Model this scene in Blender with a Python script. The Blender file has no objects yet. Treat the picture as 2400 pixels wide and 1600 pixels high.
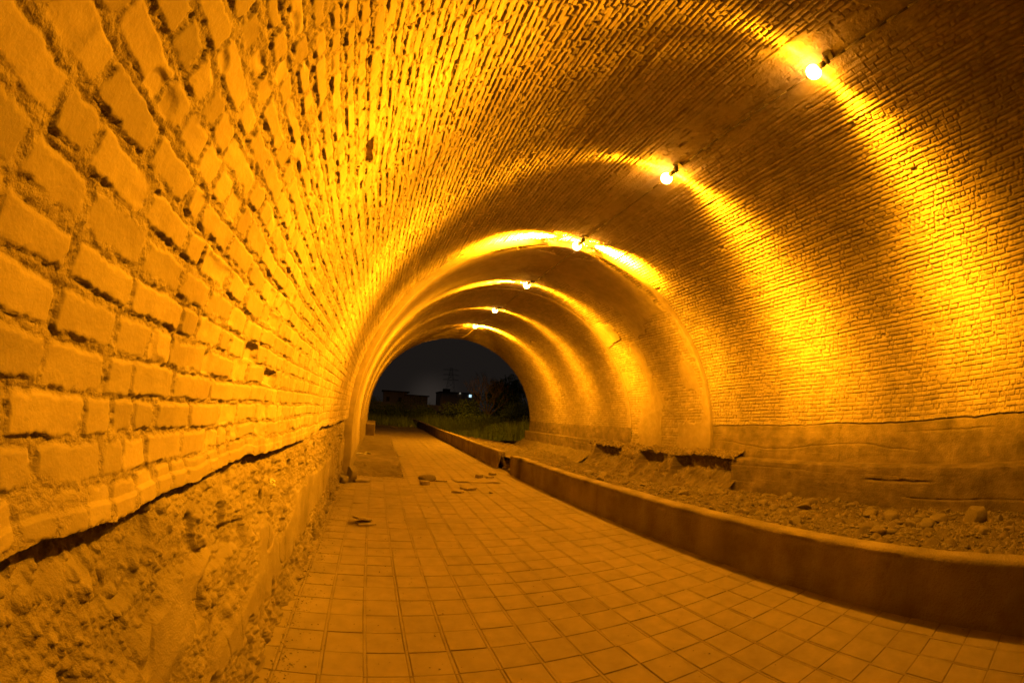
import bpy, math, random
import numpy as np
from mathutils import Vector, Matrix
R_ = math.radians
rng = np.random.default_rng(7)
random.seed(7)
SC = bpy.context.scene
COL = SC.collection

# ------------------------------------------------------------------ noise
def _h(a, b, seed):
    a = (a.astype(np.int64) * 374761393 + b.astype(np.int64) * 668265263 + seed * 2147483647 + 1013904223) & 0xFFFFFFFF
    a = ((a ^ (a >> 13)) * 1274126177) & 0xFFFFFFFF
    a = ((a ^ (a >> 16)) * 2246822519) & 0xFFFFFFFF
    return ((a ^ (a >> 15)) & 0xFFFFFF).astype(np.float64) / 16777215.0
def vnoise(x, y, seed=0):
    xi = np.floor(x); yi = np.floor(y); fx = x - xi; fy = y - yi
    fx = fx * fx * fx * (fx * (fx * 6 - 15) + 10); fy = fy * fy * fy * (fy * (fy * 6 - 15) + 10)
    a = _h(xi, yi, seed); b = _h(xi + 1, yi, seed); c = _h(xi, yi + 1, seed); d = _h(xi + 1, yi + 1, seed)
    return (a + (b - a) * fx) * (1 - fy) + (c + (d - c) * fx) * fy
def fbm(x, y, seed=0, octv=4, gain=.5):
    s = 0; amp = 1; t = 0
    for o in range(octv):
        s = s + amp * vnoise(x * 2 ** o + o * 17.3, y * 2 ** o - o * 9.1, seed + o); t += amp; amp *= gain
    return s / t * 2 - 1
def sstep(a, b, x):
    t = np.clip((x - a) / (b - a), 0, 1); return t * t * (3 - 2 * t)
def pebbles(x, y, seed, keep=.6):
    """domes of scattered pebbles: height 0..1 and the id of the pebble on top"""
    best = np.zeros_like(x); pid = np.zeros_like(x)
    xi = np.floor(x); yi = np.floor(y)
    for dx in (-1, 0, 1):
        for dy in (-1, 0, 1):
            cx, cy = xi + dx, yi + dy
            px = cx + .15 + .7 * _h(cx, cy, seed); py = cy + .15 + .7 * _h(cx, cy, seed + 1)
            r = .22 + .36 * _h(cx, cy, seed + 2) ** 2; an = 6.28 * _h(cx, cy, seed + 3); el = .55 + .45 * _h(cx, cy, seed + 4)
            ux = (x - px) * np.cos(an) + (y - py) * np.sin(an); uy = -(x - px) * np.sin(an) + (y - py) * np.cos(an)
            q = 1 - (ux / r) ** 2 - (uy / (r * el)) ** 2
            hgt = np.where((q > 0) & (_h(cx, cy, seed + 5) < keep), np.sqrt(np.maximum(q, 0)) * r * 1.7, 0)
            m = hgt > best; best = np.where(m, hgt, best); pid = np.where(m, _h(cx, cy, seed + 6), pid)
    return best, pid

# ------------------------------------------------------------------ materials
def nmat(name):
    m = bpy.data.materials.new(name); m.use_nodes = True
    nt = m.node_tree; b = nt.nodes['Principled BSDF']; b.inputs['Roughness'].default_value = .9
    b.inputs['Specular IOR Level'].default_value = .25
    return m, nt, b
def nn(nt, t, **kw):
    n = nt.nodes.new(t)
    for k, v in kw.items(): setattr(n, k, v)
    return n
def rough_mat(name, dark, light, scale=6., tone=True, bump=.4, bscale=140., rough=.92, dist=.004, streak=None, stain=None, grit=False):
    """mineral surface: two base colours mixed by noise, darker or paler by the per-piece tone, grain as bump"""
    m, nt, b = nmat(name); L = nt.links.new
    tc = nn(nt, 'ShaderNodeTexCoord')
    n1 = nn(nt, 'ShaderNodeTexNoise'); n1.inputs['Scale'].default_value = scale; n1.inputs['Detail'].default_value = 7; n1.inputs['Roughness'].default_value = .62
    L(tc.outputs['Object'], n1.inputs['Vector'])
    cr = nn(nt, 'ShaderNodeValToRGB'); cr.color_ramp.elements[0].position = .32; cr.color_ramp.elements[1].position = .68
    cr.color_ramp.elements[0].color = (*dark, 1); cr.color_ramp.elements[1].color = (*light, 1)
    L(n1.outputs['Fac'], cr.inputs['Fac']); col = cr.outputs['Color']
    if tone:
        at = nn(nt, 'ShaderNodeAttribute', attribute_name='tone')
        mx = nn(nt, 'ShaderNodeMix', data_type='RGBA', blend_type='MULTIPLY'); mx.inputs['Factor'].default_value = 1
        L(col, mx.inputs['A']); L(at.outputs['Color'], mx.inputs['B']); col = mx.outputs['Result']
    if streak:
        mp = nn(nt, 'ShaderNodeMapping'); mp.inputs['Scale'].default_value = streak[0]; L(tc.outputs['Object'], mp.inputs['Vector'])
        n2 = nn(nt, 'ShaderNodeTexNoise'); n2.inputs['Scale'].default_value = 1; n2.inputs['Detail'].default_value = 5; L(mp.outputs['Vector'], n2.inputs['Vector'])
        r2 = nn(nt, 'ShaderNodeValToRGB'); r2.color_ramp.elements[0].position = .4; r2.color_ramp.elements[1].position = .66
        r2.color_ramp.elements[0].color = (1, 1, 1, 1); r2.color_ramp.elements[1].color = (streak[1],) * 3 + (1,)
        L(n2.outputs['Fac'], r2.inputs['Fac'])
        mx = nn(nt, 'ShaderNodeMix', data_type='RGBA', blend_type='MULTIPLY'); mx.inputs['Factor'].default_value = 1
        L(col, mx.inputs['A']); L(r2.outputs['Color'], mx.inputs['B']); col = mx.outputs['Result']
    if stain:
        n3 = nn(nt, 'ShaderNodeTexNoise'); n3.inputs['Scale'].default_value = stain[0]; n3.inputs['Detail'].default_value = 4; L(tc.outputs['Object'], n3.inputs['Vector'])
        r3 = nn(nt, 'ShaderNodeValToRGB'); r3.color_ramp.elements[0].position = .45; r3.color_ramp.elements[1].position = .7
        r3.color_ramp.elements[0].color = (1, 1, 1, 1); r3.color_ramp.elements[1].color = (stain[1],) * 3 + (1,)
        L(n3.outputs['Fac'], r3.inputs['Fac'])
        mx = nn(nt, 'ShaderNodeMix', data_type='RGBA', blend_type='MULTIPLY'); mx.inputs['Factor'].default_value = 1
        L(col, mx.inputs['A']); L(r3.outputs['Color'], mx.inputs['B']); col = mx.outputs['Result']
    L(col, b.inputs['Base Color']); b.inputs['Roughness'].default_value = rough
    n4 = nn(nt, 'ShaderNodeTexNoise'); n4.inputs['Scale'].default_value = bscale; n4.inputs['Detail'].default_value = 4; n4.inputs['Roughness'].default_value = .65
    L(tc.outputs['Object'], n4.inputs['Vector'])
    bp = nn(nt, 'ShaderNodeBump'); bp.inputs['Strength'].default_value = bump; bp.inputs['Distance'].default_value = dist
    if grit:                                    # coarse where mortar shows, finer on the brick faces
        ag = nn(nt, 'ShaderNodeAttribute', attribute_name='grit'); mg = nn(nt, 'ShaderNodeMapRange'); L(ag.outputs['Fac'], mg.inputs['Value'])
        mg.inputs['To Min'].default_value = bump * .28; mg.inputs['To Max'].default_value = bump; L(mg.outputs['Result'], bp.inputs['Strength'])
    L(n4.outputs['Fac'], bp.inputs['Height']); L(bp.outputs['Normal'], b.inputs['Normal'])
    return m
def flat_mat(name, col, rough=.7, metal=0.):
    m, nt, b = nmat(name); L = nt.links.new
    n1 = nn(nt, 'ShaderNodeTexNoise'); n1.inputs['Scale'].default_value = 20; n1.inputs['Detail'].default_value = 5
    mx = nn(nt, 'ShaderNodeMix', data_type='RGBA'); mx.inputs['A'].default_value = (*[c * .75 for c in col], 1); mx.inputs['B'].default_value = (*[min(1, c * 1.2) for c in col], 1)
    tc = nn(nt, 'ShaderNodeTexCoord'); L(tc.outputs['Object'], n1.inputs['Vector'])
    L(n1.outputs['Fac'], mx.inputs['Factor']); L(mx.outputs['Result'], b.inputs['Base Color'])
    b.inputs['Roughness'].default_value = rough; b.inputs['Metallic'].default_value = metal
    return m
def glow_mat(name, col, strength):
    m, nt, b = nmat(name)
    b.inputs['Emission Color'].default_value = (*col, 1); b.inputs['Emission Strength'].default_value = strength
    b.inputs['Base Color'].default_value = (.8, .8, .75, 1)
    return m
M_BRICK = rough_mat('brick', (0.209, 0.162, 0.110), (0.273, 0.220, 0.157), 5., bump=1., bscale=120, dist=.009, stain=(1.3, .82), grit=True)
M_CONC = rough_mat('old_concrete', (0.157, 0.122, 0.087), (0.232, 0.186, 0.133), 3.5, bump=1., bscale=130, dist=.008, stain=(2.2, .8))
M_FOOT = rough_mat('board_marked_concrete', (0.111, 0.088, 0.060), (0.226, 0.175, 0.125), 3., bump=.9, bscale=38, dist=.022, streak=((.5, .35, 6.), .93), stain=(1.6, .75))
M_KERB = rough_mat('stained_render', (0.146, 0.115, 0.084), (0.296, 0.239, 0.171), 2.2, bump=.9, bscale=52, dist=.016, streak=((2.2, 2.8, .5), .74), stain=(1.1, .75))
M_TILE = rough_mat('cement_tile', (0.191, 0.151, 0.104), (0.244, 0.194, 0.136), 7., bump=.25, bscale=190, stain=(1.1, .85), dist=.002)
M_DIRT = rough_mat('rubble_dirt', (0.093, 0.072, 0.051), (0.153, 0.121, 0.086), 5., bump=.8, bscale=70, dist=.012)
M_GRIT = rough_mat('mortar_crumbs', (0.099, 0.078, 0.055), (0.174, 0.139, 0.099), 30., tone=False, bump=.3)
M_STONE = rough_mat('field_stone', (0.133, 0.109, 0.079), (0.197, 0.162, 0.123), 9., tone=False, bump=.5, bscale=60, dist=.006)
M_SOIL = rough_mat('bare_soil', (.10, .085, .05), (.18, .15, .09), 3., tone=False, bump=.8, bscale=30, dist=.02)
M_SHERD = rough_mat('broken_tile_cement', (0.174, 0.139, 0.099), (0.244, 0.197, 0.145), 14., tone=False, bump=.4, bscale=150, dist=.003)
M_PAPER = flat_mat('waste_paper', (.34, .31, .25), .8)
M_CARD = flat_mat('cardboard', (.21, .165, .11), .85)
M_DARK = flat_mat('dark_metal', (.10, .09, .08), .55, .4)
M_CABLE = flat_mat('grey_pipe', (.13, .11, .085), .8)
M_GRASS = flat_mat('grass_blade', (.105, .155, .05), .8)
M_LEAF = flat_mat('shrub_leaf', (.085, .14, .05), .8)
M_BARK = flat_mat('bark', (.12, .095, .07), .9)
M_WALLF = flat_mat('far_wall', (.40, .35, .30), .9)
M_ROOFF = flat_mat('far_roof', (.10, .09, .08), .9)
M_STEEL = flat_mat('pylon_steel', (.03, .03, .03), .8, .0)
M_WEED = flat_mat('dry_weed', (.34, .27, .14), .9)
M_BULB = glow_mat('lamp_glass_lit', (1., .50, .10), 60.)
M_WIN = glow_mat('window_lit', (.55, .85, 1.), 1.6)
M_PORCH = glow_mat('porch_lamp_lit', (1., .85, .65), .25)

# ------------------------------------------------------------------ objects
def tag(o, label, cat, group=None, kind=None):
    if label: o['label'] = label
    if cat: o['category'] = cat
    if group: o['group'] = group
    if kind: o['kind'] = kind
    return o
def thing(name, label, cat, loc=(0, 0, 0), group=None):
    o = bpy.data.objects.new(name, None); COL.objects.link(o); o.location = loc; o.empty_display_size = .1
    return tag(o, label, cat, group)
def link(name, me, mat, parent=None):
    o = bpy.data.objects.new(name, me); COL.objects.link(o)
    if mat: me.materials.append(mat)
    if parent: o.parent = parent
    return o
def mesh_np(name, V, F, mat, parent=None, tone=None, smooth=True, grit=None):
    """V (n,3), F (m,k) with k 3 or 4"""
    V = np.asarray(V, np.float32); F = np.asarray(F, np.int32); k = F.shape[1]
    me = bpy.data.meshes.new(name)
    me.vertices.add(len(V)); me.vertices.foreach_set('co', V.ravel())
    me.loops.add(F.size); me.loops.foreach_set('vertex_index', F.ravel())
    me.polygons.add(len(F)); me.polygons.foreach_set('loop_start', np.arange(0, F.size, k, dtype=np.int32))
    me.polygons.foreach_set('use_smooth', np.full(len(F), smooth))
    if tone is not None:
        a = me.attributes.new('tone', 'FLOAT', 'POINT'); a.data.foreach_set('value', np.asarray(tone, np.float32).ravel())
    if grit is not None:
        a = me.attributes.new('grit', 'FLOAT', 'POINT'); a.data.foreach_set('value', np.asarray(grit, np.float32).ravel())
    me.update(calc_edges=True)
    return link(name, me, mat, parent)
def grid(name, X, Y, Z, mat, parent=None, tone=None, flip=False, smooth=True, grit=None):
    n, m = X.shape
    i = np.arange(n * m).reshape(n, m)
    F = np.stack([i[:-1, :-1], i[1:, :-1], i[1:, 1:], i[:-1, 1:]], -1).reshape(-1, 4)
    if flip: F = F[:, ::-1]
    if tone is None: tone = np.ones_like(X)
    return mesh_np(name, np.stack([X, Y, Z], -1).reshape(-1, 3), F, mat, parent, tone, smooth, grit)
class MB:
    """collects boxes, tubes and faces and links them as ONE mesh object"""
    def __init__(s): s.v = []; s.f = []
    def box(s, c, d, rz=0., rx=0., ry=0.):
        M = Matrix.Rotation(rz, 3, 'Z') @ Matrix.Rotation(ry, 3, 'Y') @ Matrix.Rotation(rx, 3, 'X'); o = len(s.v)
        for x in (-.5, .5):
            for y in (-.5, .5):
                for z in (-.5, .5): s.v.append(tuple(M @ Vector((x * d[0], y * d[1], z * d[2])) + Vector(c)))
        for f in ((0, 1, 3, 2), (4, 6, 7, 5), (0, 4, 5, 1), (2, 3, 7, 6), (0, 2, 6, 4), (1, 5, 7, 3)): s.f.append([o + i for i in f])
    def bar(s, a, b, r0, r1=None, n=6):
        r1 = r0 if r1 is None else r1; a = Vector(a); b = Vector(b); d = (b - a)
        if d.length < 1e-6: return
        d.normalize(); u = d.orthogonal().normalized(); w = d.cross(u); o = len(s.v)
        for p, r in ((a, r0), (b, r1)):
            for k in range(n): s.v.append(tuple(p + (u * math.cos(6.2832 * k / n) + w * math.sin(6.2832 * k / n)) * r))
        for k in range(n): s.f.append([o + k, o + (k + 1) % n, o + n + (k + 1) % n, o + n + k])
        s.f.append([o + k for k in range(n)][::-1]); s.f.append([o + n + k for k in range(n)])
    def tube(s, pts, r, n=8):
        for a, b in zip(pts[:-1], pts[1:]): s.bar(a, b, r, r, n)
    def ball(s, c, r, n=16, sq=(1, 1, 1)):
        o = len(s.v); h = n // 2
        for i in range(h + 1):
            for j in range(n):
                t = math.pi * i / h; p = 6.28319 * j / n
                s.v.append((c[0] + r * sq[0] * math.sin(t) * math.cos(p), c[1] + r * sq[1] * math.sin(t) * math.sin(p), c[2] + r * sq[2] * math.cos(t)))
        for i in range(h):
            for j in range(n): s.f.append([o + i * n + j, o + (i + 1) * n + j, o + (i + 1) * n + (j + 1) % n, o + i * n + (j + 1) % n])
    def poly(s, pts):
        o = len(s.v); s.v += [tuple(p) for p in pts]; s.f.append(list(range(o, o + len(pts))))
    def build(s, name, mat, parent=None, smooth=False):
        me = bpy.data.meshes.new(name); me.from_pydata(s.v, [], s.f); me.update()
        if smooth: me.polygons.foreach_set('use_smooth', [True] * len(me.polygons))
        return link(name, me, mat, parent)

# ------------------------------------------------------------------ the place, in metres: tunnel axis +Y, path top z = 0
XC, ZC, RAD = 3.94, .90, 4.55          # vault: centre of the half circle and radius
CAMZ = 1.4866
IN2, IN3 = .10, .11                    # how far the inner vaults step in
Y0, Y1, Y2, Y3 = -5., 8.2, 12.05, 22.  # near vault, second vault, third vault, mouth
def steps(a, b, f):
    o = [a]
    while o[-1] < b: o.append(o[-1] + f(o[-1]))
    o[-1] = b
    return np.array(o)
def ny(y):
    if y < .12: return .02 if y > -1 else .03
    return min(.0108, max(.0040, .62 * (y * y + .35) / .6 / 416 * 1.15))
YN = steps(Y0, Y1, ny)
def narc(s, r=RAD):
    a = .066 + s / r
    d = math.hypot(XC - r * math.cos(a), ZC + r * math.sin(a) - CAMZ)
    return min(.0098, max(.0040, d * .0021))
TOT = RAD * (math.pi - .132)

# ------------------------------------------------------------------ brickwork relief
def brickwork(S, Y, seed, mortar_w, smear, deep, recess=.004, gscale=1., headk=1., ch=.083):
    """S along the courses' stacking direction, Y along the courses; returns height over the mortar bed and tone"""
    S2 = S + .016 * fbm(Y * .7, S * .5, seed + 1, 3) + .006 * fbm(Y * 3.1, S * 1.2, seed + 5, 2)
    k = np.floor(S2 / ch); v = S2 / ch - k
    k0 = int(k.min()); nk = int(k.max()) - k0 + 1
    r = np.random.default_rng(seed); keys = []; y_lo, y_hi = Y.min() - 1, Y.max() + 1; span = 1000.
    for c in range(nk):
        y = y_lo - r.random() * .25
        L = []
        pat = r.random()
        while y < y_hi:
            L.append(y)
            y += (.212 if r.random() < (.62 if pat < .6 else .25) else .104) * (1 + .09 * r.standard_normal())
        L.append(y); keys.append(np.array(L) + c * span)
    flat = np.concatenate(keys)
    key = (k - k0) * span + Y + .006 * fbm(Y * 9, S * 9, seed + 8, 2)
    i = np.clip(np.searchsorted(flat, key) - 1, 0, len(flat) - 2)
    b0 = flat[i]; b1 = flat[i + 1]; w = b1 - b0
    du = np.minimum(key - b0, b1 - key); dv = np.minimum(v, 1 - v) * ch
    idn = i.astype(np.float64)
    r1 = _h(idn, idn * 0 + 3, seed); r2 = _h(idn, idn * 0 + 7, seed); r3 = _h(idn, idn * 0 + 11, seed); r4 = _h(idn, idn * 0 + 13, seed)
    jv = mortar_w * (.55 + .9 * vnoise(Y * 1.1, k * .9, seed + 21)) * (.7 + .6 * r4); jh = .0025 + (.005 * r3 + .25 * mortar_w * r1) * headk
    rag = .0070 * fbm(Y * 20, S * 20, seed + 31, 3) + .004 * fbm(Y * 80, S * 80, seed + 33, 2)
    # worn corners
    q = np.minimum(du - jh, dv - jv); corner = np.hypot(np.maximum(.022 - (du - jh), 0), np.maximum(.016 - (dv - jv), 0))
    e = np.minimum(q, .017 - corner * .8) + rag
    mask = sstep(-.001, .0055, e)
    face = .0125 + .0045 * (r1 - .45) + .004 * (r3 - .5) * (v - .5) * 2 + .005 * (r4 - .5) * (key - (b0 + b1) / 2) / .1
    face = face + .0016 * fbm(Y * 22, S * 22, seed + 41, 3) - .008 * sstep(.6, .85, vnoise(Y * 13 + r2 * 40, S * 13, seed + 43)) * (r2 > .6)
    grain = fbm(Y * 70, S * 70, seed + 51, 3); lump = fbm(Y * 24, S * 30, seed + 53, 3)
    mort = recess + .0050 * grain + .0065 * lump + .004 * fbm(Y * 5, S * 5, seed + 54, 2)
    # grooves: thin dark cracks along parts of the beds and heads
    bed = dv - jv < du - jh
    gpres = np.where(bed, sstep(.36, .56, vnoise(Y * 1.1, k * 1.7, seed + 61)) * np.where(v > .5, 1., .35), (_h(idn + (key > (b0 + b1) / 2), idn * 0 + 17, seed) > .52) * headk)
    gw = (.0034 + .004 * vnoise(Y * 6, S * 6, seed + 63)) * gscale
    groove = np.exp(-(np.minimum(np.abs(e + .0015), 9) / gw) ** 2) * gpres
    h = mort + (face - mort) * mask - deep * groove
    # hollow heads
    hh = (~bed) * (_h(idn + (key > (b0 + b1) / 2), idn * 0 + 19, seed) > .82) * (1 - mask)
    h = h - deep * 1.1 * hh * headk
    # mortar squeezed out flush over the bricks
    sm = smear + .9 * (fbm(Y * 1.6, S * 4.2, seed + 71, 4)) + .5 * fbm(Y * 7, S * 14, seed + 73, 2)
    sm = sstep(.0, .30, sm)
    flush = .0125 + .005 * grain + .005 * lump + .004 * fbm(Y * 5, S * 10, seed + 75, 3)
    h = h + (np.maximum(flush, h * .9) - h) * sm
    # lost bricks
    lost = (r2 > .9991) * mask
    h = h - .035 * lost
    tone = (.80 + .36 * r2) * mask + .93 * (1 - mask)
    tone = tone + (.98 - tone) * sm
    tone = tone * (1 + .05 * grain)
    return h, tone, np.clip(np.maximum(1 - mask, sm), 0, 1)
def vault_point(a, r, h):
    """arch profile: straight legs below the springing (a < 0 or a > pi), half circle above"""
    lo = np.minimum(a, 0) + np.minimum(math.pi - a, 0); ac = np.clip(a, 0, math.pi)
    return XC - (r - h) * np.cos(ac), ZC + (r - h) * np.sin(ac) + lo * r

tunnel = thing('brick_tunnel', 'long round-arched brick tunnel with concrete footings, lit orange inside', 'tunnel', (0, 0, 0))

# --- near vault
SN = steps(0., TOT, narc)
S, Y = np.meshgrid(SN, YN, indexing='ij'); A = .066 + S / RAD
side = np.abs(A - math.pi / 2)
crown = 1 - sstep(.06, .24, np.abs(A - math.pi / 2 - .02))
leftw = 1 - sstep(.5, 1.3, A)
mw = .0066 + .0068 * sstep(.10, .40, A) * leftw + .0020 * (1 - side / 1.57)
sm = -.62 - .30 * sstep(.7, 1.1, A) * sstep(2.5, 1.9, A) + 1.15 * crown + .22 * leftw * (1 - sstep(.02, .16, A)) + .5 * sstep(3.03, 3.06, A)
dp = .005 + .012 * sstep(.30, .95, A) - .004 * sstep(1.8, 2.4, A)
rc = .0080 - .0070 * sstep(.45, 1.2, A)
gs = .75 + .9 * sstep(.5, 1.3, A)
h, tone, mk = brickwork(S, Y, 11, mw, sm, dp, rc, gs, 1 - .75 * sstep(.95, 1.35, A) + .6 * sstep(1.85, 2.3, A))
h = h + .02 * fbm(Y * .8, S * .9, 90, 3) + .012 * (1 - side / 1.57) * fbm(Y * .9, S * 11, 93, 2)
# joints between the lifts of the centring: faint ridges across the crown
for yr in (.9, 2.75, 5.4):
    h = h + .004 * np.exp(-((Y - yr - .05 * fbm(S * 3, S * 0, 95, 2)) / .018) ** 2) * sstep(.9, .5, side) * 1.0
for ar in (1.49, 1.70, 1.86):
    h = h + .009 * np.exp(-((A - ar) / .003) ** 2)
# lowest courses: mortar bed overhanging the crack on the left
h = np.where(A < .075, h * .6 + .012, h)
X, Z = vault_point(A, RAD, h)
def foot_wave(Y): return .030 * fbm(Y * 1.1, Y * 0, 97, 3) + .016 * fbm(Y * 6, Y * 0, 98, 3)
Z = Z + foot_wave(Y) * (1 - sstep(0, .22, S)) + foot_wave(Y * .8 + 31) * sstep(TOT - .22, TOT, S)
X = X - .014 * sstep(TOT - .05, TOT, S)
v1 = grid('vault', X, Y, Z, M_BRICK, tunnel, tone, grit=mk)
v1['label'] = 'nearest vault of rough brick with open joints'

# --- second vault (set in a little, patched with plaster) and third vault
def inner(y0, y1, rad, a0, seed, plaster, ds=.019, dyn=.024):
    tot = rad * (math.pi - 2 * a0)
    s = np.linspace(0, tot, int(tot / ds)); y = np.linspace(y0, y1, int((y1 - y0) / dyn))
    S, Y = np.meshgrid(s, y, indexing='ij'); A = a0 + S / rad
    h, tone, gt = brickwork(S, Y, seed, .0062 + 0 * S, -.6 + .5 * (1 - sstep(.08, .3, np.abs(A - 1.6))), .010, .002, 1.6, .45)
    h = h + .018 * fbm(Y * .8, S * .9, seed + 2, 3)
    if plaster is not None:
        p, ph, pt = plaster(A, Y, S)
        h = h + (ph - h) * p; tone = tone + (pt - tone) * p
    X, Z = vault_point(A, rad, h)
    # turn the first ring outward: the lip against the wider vault before it
    X0, Z0 = vault_point(A[:, :1], rad + .2, 0); 
    X = np.concatenate([X0, X], 1); Z = np.concatenate([Z0, Z], 1); Y = np.concatenate([Y[:, :1], Y], 1); tone = np.concatenate([tone[:, :1], tone], 1); gt = np.concatenate([gt[:, :1], gt], 1)
    return grid('vault', X, Y, Z, M_BRICK, tunnel, tone, grit=gt)
def plaster2(A, Y, S):
    n = fbm(Y * 1.3, S * .9, 301, 4); n2 = fbm(Y * 5, S * 4, 305, 3)
    d = Y - Y1
    band = sstep(.0, .06, .16 + .10 * n + .03 * n2 - d)                       # smooth edge strip
    left = sstep(.0, .08, 1.15 + .5 * n - A) * sstep(.0, .05, 3.3 + .25 * n - d)
    ed = d - (.25 + .12 * n2 + .35 * np.exp(-((A - 1.6) / .12) ** 2))
    top = sstep(.0, .04, ed) * sstep(.0, .05, 2.35 + .5 * n - d + .25 * n2 - .9 * sstep(2.0, 2.35, A)) * sstep(0, .05, 2.36 + .10 * n - A) * sstep(.55, .9, A)
    hole = sstep(.0, .1, .18 - np.hypot((A - 1.56) / .9, (d - 1.75) / 3.) + .04 * n2)
    spots = sstep(.62, .64, vnoise(Y * 1.6 + 3, S * 1.1, 309) + .1 * n2) * sstep(2.2, 2.3, A)
    p = np.clip(np.maximum(np.maximum(band, left), np.maximum(top * (1 - hole), spots)), 0, 1)
    ph = .026 + .006 * fbm(Y * 4, S * 4, 311, 4) + .005 * n
    return p, ph, 1.03 + .06 * n2
def plaster3(A, Y, S):
    n = fbm(Y * 1.3, S * .9, 401, 4); d = Y - Y2
    p = sstep(.0, .05, .20 + .08 * n - d) * sstep(1.75, 2.0, A)
    left = sstep(.0, .08, 1.0 + .4 * n - A) * sstep(.0, .05, 1.6 + .3 * n - d)
    return np.clip(np.maximum(p, left), 0, 1), .022 + .004 * n, 1.03 + 0 * n
inner(Y1, Y2, RAD - IN2, -.11, 31, plaster2)['label'] = 'second vault with smooth plaster patched over its bricks'
inner(Y2, Y3, RAD - IN3, .03, 47, plaster3, .019, .026)['label'] = 'farthest vault ending at the dark mouth'
# mouth: thickness of the vault and the outer face of the headwall
a = np.linspace(-.02, math.pi + .02, 120)
rr = np.array([RAD - IN3, RAD - IN3 + .01, RAD + .5, RAD + .5]); yy = np.array([Y3, Y3 + .02, Y3 + .03, Y3 - .4])
Am, Rm = np.meshgrid(a, rr, indexing='ij'); Ym = np.meshgrid(a, yy, indexing='ij')[1]
Ym = Ym + .02 * fbm(Am * 14, Rm, 55, 2)
grid('mouth_ring', XC - Rm * np.cos(Am), Ym, ZC + Rm * np.sin(Am), M_BRICK, tunnel)

# --- left concrete wall under the bricks, near vault
zs = np.concatenate([np.linspace(-.04, 1.10, 210), np.linspace(1.105, 1.26, 40)])
Zg, Y = np.meshgrid(zs, YN, indexing='ij')
n1 = fbm(Y * 1.6, Zg * 2, 501, 4); n2 = fbm(Y * 9, Zg * 9, 505, 4); n3 = fbm(Y * 34, Zg * 34, 507, 3)
zt = .84 + .10 * n1 + .04 * n2 - .10 * sstep(1.2, 3., Y)                  # top of the smooth render
zb = .33 + .14 * n1 + .10 * n2
rough = np.clip(np.maximum(sstep(-.02, .04, Zg - zt), sstep(-.02, .05, zb - Zg)), 0, 1)
rough = np.maximum(rough, sstep(.15, .3, fbm(Y * .8 + 4, Zg * 1.4, 515, 3)) * .9)
pb, pid = pebbles(Y * 15, Zg * 17, 521, .5); pb2, pid2 = pebbles(Y * 42, Zg * 46, 531, .65)
agg = -.016 + .017 * n1 + .016 * n2 + .006 * n3 + pb * .020 + pb2 * .014 - .03 * sstep(.62, .8, vnoise(Y * 7, Zg * 8, 541))
smooth_ = .006 + .006 * n1 + .002 * n3
crk = np.abs(fbm(Y * 1.1 + .3 * n1, Zg * .8, 551, 3)); smooth_ = smooth_ - .016 * (1 - sstep(.0, .018, crk))
dsp = smooth_ + (agg - smooth_) * rough
dsp = dsp + .05 * sstep(.45, -.02, Zg) * (.5 + .6 * n1 + .25 * n2) + .012 * sstep(.3, .0, Zg) * n2      # crumbled foot
ZW = Zg - foot_wave(Y); und = sstep(1.165 + .012 * n2, 1.185 + .012 * n2, ZW); dsp = dsp - und * (.006 + .042 * sstep(-.2, .4, n1 + .6 * fbm(Y * 3, Y * 0, 99, 2)))
dsp = dsp - .02 * sstep(1.1, 1.2, Zg)
tone = (1. - .10 * rough + .12 * n2 * rough) * (.94 + .14 * pid * (pb > .05))
base_x = XC - RAD - .012 - .035 * sstep(.9, .1, Zg)
left_base = grid('concrete_footing', base_x + dsp, Y, Zg, M_CONC, tunnel, tone)
left_base['label'] = 'crumbling pebbly concrete under the bricks'
# left wall below the farther vaults
for ya, yb, ins in ((Y1, Y2, IN2), (Y2, Y3, IN3)):
    ys = np.concatenate([[ya - .001], np.linspace(ya, yb, 220)]); zs = np.linspace(-.05, 1.06, 50)
    Zg, Y = np.meshgrid(zs, ys, indexing='ij'); n1 = fbm(Y * 1.6, Zg * 2, 561, 4); n2 = fbm(Y * 9, Zg * 9, 565, 3)
    X = XC - RAD + ins + .004 + .010 * n1 + .006 * n2; X[:, 0] -= .25
    grid('concrete_footing', X, Y, Zg, M_CONC, tunnel, 1 + .08 * n2)

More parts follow.
